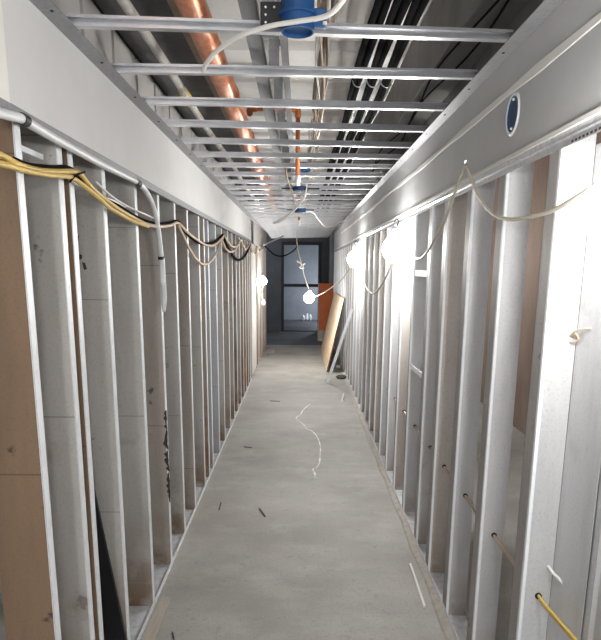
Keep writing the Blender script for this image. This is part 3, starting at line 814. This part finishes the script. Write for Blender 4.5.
# conduit along the bulkhead edge, then down a stud
XD = -0.706
root = empty('conduit', (XD, 1.6, 2.05))
off = Vector((XD, 1.6, 2.05))
pts = [ax(-40, 98, XD), ax(-10, 110, XD), ax(10, 115.5, XD), ax(22, 119, XD), ax(45, 133, XD), ax(70, 147, XD), ax(100, 163.5, XD), ax(122, 174.5, XD), ax(137, 182, XD), ax(147, 193, XD), ax(154, 209, XD), ax(158, 228, XD), ax(160.2, 246, XD), ax(161.5, 262, XD), ax(162.2, 285, XD)]
bm = bmesh.new(); tube(bm, [p - off for p in pts], 0.0125, 12); mesh_obj('tube', bm, M['conduit'], root, smooth=True)
pts2 = [ax(161.2, 258, XD), ax(162.2, 272, XD), ax(163.5, 296, XD), ax(163.5, 312, XD)]
bm = bmesh.new(); tube(bm, [p - off + Vector((0.002, 0, 0)) for p in pts2], lambda t: 0.015 if t < 0.75 else 0.015 - 0.03 * (t - 0.75), 12); mesh_obj('sleeve', bm, M['conduit'], root, smooth=True)
for (a, b) in (((21, 118.5), (26, 121)), ((136, 181.5), (139, 184)), ((160.9, 256.5), (161.1, 259.5))):
    bm = bmesh.new(); tube(bm, [ax(*a, XD) - off, ax(*b, XD) - off], 0.0155, 12, smooth=False); mesh_obj('strap', bm, M['black'], root, smooth=False)
tag(root, 'grey white conduit following the left bulkhead and turning down a stud', 'conduit')

# ------------------------------------------------------------------ cable run through the right studs
XZ, ZZ = 0.80, 0.637
pts = []
for a, b in zip(right_y[1:9], right_y[2:10]):
    pts += [(XZ, a - 0.01, ZZ), (XZ, a + 0.03, ZZ), (XZ + 0.004, (a + b) / 2, ZZ - 0.012)]
pts.insert(0, (XZ + 0.006, 2.05, ZZ - 0.012))
pts.insert(0, (XZ, 1.83, ZZ))
cable('romex_cable', pts, 0.0068, 'tan_cable', 'tan cable threading the knee-high holes of the right studs', 'cable', 7, 3)
for k, (dx, dz) in enumerate(((0, 0.005), (0.004, -0.006))):
    cable('yellow_cable', [(XZ + dx, 1.815, ZZ + dz), (XZ + dx, 1.77, ZZ + dz - 0.002), (XZ + 0.015 + dx, 1.60, ZZ + dz - 0.004), (XZ + 0.03 + dx, 1.40, ZZ + dz - 0.0)], 0.0055, 'yellow_cable',
          ['upper yellow cable leaving the nearest right stud', 'lower yellow cable leaving the nearest right stud'][k])
# short white cable tails poking from the studs
cable('white_cable', [ay(548, 566, 1.83), ay(549, 567, 1.81), ay(553, 573, 1.79), ay(560, 580, 1.76), ay(567, 587.5, 1.73)], 0.0055, 'white_cable', 'short white cable tail low on the nearest right stud')
cable('white_cable', [ay(570, 337, 1.825), ay(571, 335, 1.81), ay(575, 331, 1.79), ay(582, 329, 1.76), ay(592, 328.5, 1.73)], 0.0035, 'cord', 'short pale wire tail high on the nearest right stud')
cable('tan_cable', [ay(571, 338, 1.825), ay(576, 334, 1.79), ay(578, 340, 1.79), ay(570, 342, 1.81)], 0.0035, 'tan_cable', 'small twist of brown wire high on the nearest right stud')
cable('white_cable', [ay(428, 488, right_y[4] + 0.004), ay(431, 485, right_y[4] - 0.008), ay(431, 491, right_y[4] - 0.008), ay(428.5, 497, right_y[4] - 0.002)], 0.005, 'white_cable', 'white wire hook on the fifth right stud')
for k, (px, py, Y) in enumerate(((402, 409, right_y[7]), (414, 428, right_y[6]), (394, 398, right_y[8]))):
    cable('tan_cable', [ay(px - 3, py - 9, Y + 0.03), ay(px - 3, py - 9, Y + 0.005), ay(px - 2, py - 3, Y - 0.01), ay(px, py, Y - 0.03), ay(px + 2, py + 8, Y - 0.05)], 0.006, 'tan_cable',
          ['tan cable tail on the eighth right stud', 'tan cable tail on the seventh right stud', 'tan cable tail on the ninth right stud'][k])

# ------------------------------------------------------------------ things on the floor and leaning
# plywood sheet leaning on the right studs
root = empty('plywood_sheet', (0.46, 11.0, 0.0))
def quad_slab(bm, a, b, c, d, th):
    a, b, c, d = map(Vector, (a, b, c, d))
    nrm = (b - a).cross(d - a).normalized() * th
    A = [bm.verts.new(p) for p in (a, b, c, d)]; B = [bm.verts.new(p + nrm) for p in (a, b, c, d)]
    bm.faces.new(A); bm.faces.new(B[::-1])
    for i in range(4): bm.faces.new((A[i], A[(i + 1) % 4], B[(i + 1) % 4], B[i]))
bm = bmesh.new()
quad_slab(bm, (-0.01, -1.15, 0.002), (-0.01, 1.65, 0.002), (0.255, 1.65, 1.215), (0.255, -1.15, 1.215), 0.012)
mesh_obj('panel', bm, M['ply'], root)
bm = bmesh.new()
quad_slab(bm, (-0.009, -1.153, 0.002), (0.256, -1.153, 1.215), (0.275, -1.153, 1.215), (0.010, -1.153, 0.002), 0.003)
mesh_obj('edge', bm, M['ply_edge'], root)
tag(root, 'tan plywood sheet leaning lengthwise against the far right studs', 'plywood')
# steel track offcut leaning
p0, p1 = Vector((0.425, 8.90, 0.004)), ax(352, 309, 0.728)
d = (p1 - p0).normalized(); s = Vector((0.1, 1, 0)); s = (s - d * s.dot(d)).normalized(); u = d.cross(s)
bm = bmesh.new()
L = (p1 - p0).length
prof = [(-0.021, 0), (0.021, 0), (0.021, 0.022), (0.018, 0.022), (0.018, 0.003), (-0.018, 0.003), (-0.018, 0.022), (-0.021, 0.022)]
A = [bm.verts.new(p0 + u * a + s * b) for a, b in prof]; B = [bm.verts.new(p1 + u * a + s * b) for a, b in prof]
for i in range(8): bm.faces.new((A[i], A[(i + 1) % 8], B[(i + 1) % 8], B[i]))
bm.faces.new(A[::-1]); bm.faces.new(B)
tag(mesh_obj('track_offcut', bm, M['galv_flange']), 'thin steel track offcut leaning against the right studs', 'track')
# orange board
root = empty('orange_board', (0.62, 14.2, 0))
bm = bmesh.new(); quad_slab(bm, (-0.17, 0.0, 0.26), (0.19, 0.0, 0.26), (0.19, 0.10, 1.35), (-0.17, 0.10, 1.35), -0.03)
mesh_obj('panel', bm, M['orange'], root)
bm = bmesh.new(); quad_slab(bm, (-0.17, -0.024, 0.003), (0.0, -0.024, 0.003), (0.0, 0.0, 0.258), (-0.17, 0.0, 0.258), -0.03)
mesh_obj('lower_strip', bm, M['wood'], root)
bm = bmesh.new(); quad_slab(bm, (-0.192, 0.0, 0.003), (-0.172, 0.0, 0.003), (-0.172, 0.10, 1.35), (-0.192, 0.10, 1.35), -0.03)
mesh_obj('edge_strip', bm, M['wood'], root)
tag(root, 'orange board standing upright behind the leaning plywood', 'board')
# wooden lath lying by the left track
c0, c1, c2, c3 = az(162, 596.5, 0.016), az(171, 597, 0.016), az(150, 652, 0.016), az(135, 652, 0.016)
bm = bmesh.new(); quad_slab(bm, c0, c1, c2, c3, 0.012)
tag(mesh_obj('wood_lath', bm, M['wood']), 'flat wooden lath lying beside the left floor track', 'lath')
def stick(name, a, b, wd, h, m, lab, cat):
    A, B = az(*a, 0.0), az(*b, 0.0)
    d = (B - A).normalized(); sd = Vector((-d.y, d.x, 0)) * wd / 2
    bm = bmesh.new()
    vs = [bm.verts.new(p) for p in (A - sd + Vector((0, 0, .0005)), A + sd + Vector((0, 0, .0005)), B + sd + Vector((0, 0, .0005)), B - sd + Vector((0, 0, .0005)))]
    ws = [bm.verts.new(v.co + Vector((0, 0, h))) for v in vs]
    bm.faces.new(vs[::-1]); bm.faces.new(ws)
    for i in range(4): bm.faces.new((vs[i], vs[(i + 1) % 4], ws[(i + 1) % 4], ws[i]))
    tag(mesh_obj(name, bm, M[m]), lab, cat)
stick('thin_stick', (410, 565), (424.5, 608), 0.012, 0.012, 'white_cable', 'thin pale stick lying beside the right mortar strip', 'stick')
stick('dark_splinter', (259.5, 509), (265, 517), 0.010, 0.006, 'debris', 'dark splinter in the middle of the floor', 'splinter')
stick('dark_splinter', (221, 503), (219, 510), 0.007, 0.005, 'debris', 'dark splinter on the floor nearer the left track', 'splinter')
stick('dark_splinter', (244, 447), (252, 448), 0.012, 0.004, 'debris', 'dark splinter lying crosswise farther down left side', 'splinter')
stick('dark_splinter', (172.5, 633), (174, 640), 0.006, 0.006, 'debris', 'dark splinter at the bottom edge beside the wooden lath', 'splinter')
stick('dark_splinter', (270, 401), (280, 401.5), 0.02, 0.004, 'debris', 'dark splinter lying crosswise beyond the white splash', 'splinter')
# white splash on the floor
trail = [(310, 404), (303, 410), (301, 414), (296, 418), (299, 421), (304, 425), (307, 429), (312, 431), (316, 435), (319, 441), (320.5, 448), (320, 455), (319.5, 462), (317, 467), (313, 469), (315, 474), (315, 477), (318, 478)]
bm = bmesh.new()
P = smooth_path([az(x, y, 0.0012) for x, y in trail], 4)
L_ = []
for i, p in enumerate(P):
    dd = (P[min(i + 1, len(P) - 1)] - P[max(i - 1, 0)]).normalized()
    sd = Vector((-dd.y, dd.x, 0)) * (0.002 + 0.007 * random.random() ** 2)
    L_.append((bm.verts.new(p + sd), bm.verts.new(p - sd)))
for a, b in zip(L_[:-1], L_[1:]): bm.faces.new((a[0], a[1], b[1], b[0]))
tag(mesh_obj('paint_trail', bm, M['white_paint']), 'wriggling white paint trail on the concrete floor', 'paint')
# curl of paper by the right wall
cable('paper_curl', [az(343.5, 394, 0.02), az(342.8, 398, 0.012), az(341.8, 400, 0.008), az(343.6, 401.5, 0.008)], 0.010, 'white_cable', 'white curled paper strip on floor by right track', 'paper', 6)
# debris by the foot of the leaning track
def lump(name, c, sx, sy, sz, m, lab, cat, group=None, seed=0):
    rnd = random.Random(seed)
    bm = bmesh.new(); bmesh.ops.create_icosphere(bm, subdivisions=2, radius=1.0)
    for v in bm.verts:
        k = rnd.uniform(0.75, 1.15)
        v.co = Vector((v.co.x * sx * k + c[0], v.co.y * sy * k + c[1], max(0.0, (v.co.z * k + 0.8) * sz) + 0.001 + c[2]))
    return tag(mesh_obj(name, bm, M[m]), lab, cat, group)
q = az(341, 378, 0)
lump('debris_heap', (q.x, q.y, 0), 0.095, 0.16, 0.022, 'debris', 'dark flattened debris heap at foot of the right studs', 'debris', None, 1)
q = az(338, 368, 0); lump('crumpled_paper', (q.x, q.y, 0), 0.045, 0.05, 0.03, 'white_cable', 'crumpled white paper left of the other scraps behind debris heap', 'paper', None, 2)
q = az(342, 366, 0); lump('crumpled_paper', (q.x, q.y, 0), 0.04, 0.05, 0.03, 'white_cable', 'crumpled white paper nearest the wall behind debris heap', 'paper', None, 3)
# black rubber board leaning in the third left bay
bm = bmesh.new()
a, b = ay(91, 478, 2.305), ay(126, 640, 2.305)
b = a + (b - a) * ((a.z - 0.005) / (a.z - b.z))
quad_slab(bm, b, a, a + Vector((-0.05, 0, 0)), b + Vector((-0.10, 0, 0)), -0.014)
tag(mesh_obj('black_board', bm, M['black_bar']), 'black narrow board leaning between studs at lower left', 'board')
# scraps at the far left corner
q = az(270, 351, 0)
lump('debris_heap', (-0.60, 12.3, 0), 0.10, 0.45, 0.015, 'dust_strip', 'brownish debris along the foot of far left wall', 'debris', None, 5)
lump('wrapped_fitting', (-0.665, 11.1, 1.02), 0.04, 0.04, 0.06, 'white_cable', 'white wrapped fitting hanging under the far left globe', 'fitting', None, 6)
cable('fitting_cord', [b5 + Vector((0.0, 0.05, -0.05)), Vector((-0.69, 11.12, 1.25)), Vector((-0.675, 11.1, 1.10))], 0.010, 'cord', 'pale cord from far left globe down to the wrapped fitting', 'cord')

# ------------------------------------------------------------------ far opening
root = empty('door_frame', (0.03, 16.45, 0))
for x0, x1 in ((-0.50, -0.43), (0.49, 0.575)):
    bm = bmesh.new(); box(bm, x0 - 0.03, x1 - 0.03, -0.05, 0.06, 0, 2.30); mesh_obj('jamb', bm, M['far_steel'], root)
bm = bmesh.new(); box(bm, -0.53, 0.545, -0.05, 0.06, 2.30, 2.38); mesh_obj('head', bm, M['far_steel'], root)
bm = bmesh.new(); box(bm, -0.46, 0.46, -0.03, 0.03, 1.20, 1.28); mesh_obj('cross_bar', bm, M['far_steel'], root)
bm = bmesh.new(); box(bm, -0.46, 0.46, -0.05, 0.06, 0.0, 0.02); mesh_obj('sill', bm, M['far_steel'], root)
tag(root, 'dark steel frame with a cross bar round the far opening', 'frame')
for k, (x, y) in enumerate(((0.70, 14.6), (0.74, 15.2), (0.78, 15.9))):
    bm = bmesh.new(); box(bm, x, x + 0.10, y, y + 0.04, 0, 2.5)
    tag(mesh_obj('steel_stud', bm, M['web_far']), '%s dark stud past the end of the right wall' % ordinal(k), 'stud', 'dark studs past the right wall')
rx = ay(307, 317, 19.9)  # plain white clumps standing on the far room floor
for k, (px, sx, sz) in enumerate(((303.5, 0.06, 0.10), (307, 0.055, 0.14), (310.5, 0.05, 0.12))):
    q = ay(px, 319.5, 19.9)
    lump('white_bag', (q.x, 19.9, 0.0), sx, 0.06, sz, 'bag', ['leftmost white bag on the far room floor', 'middle white bag on the far room floor', 'rightmost white bag on the far room floor'][k], 'bag', 'white bags in the far room', 10 + k)
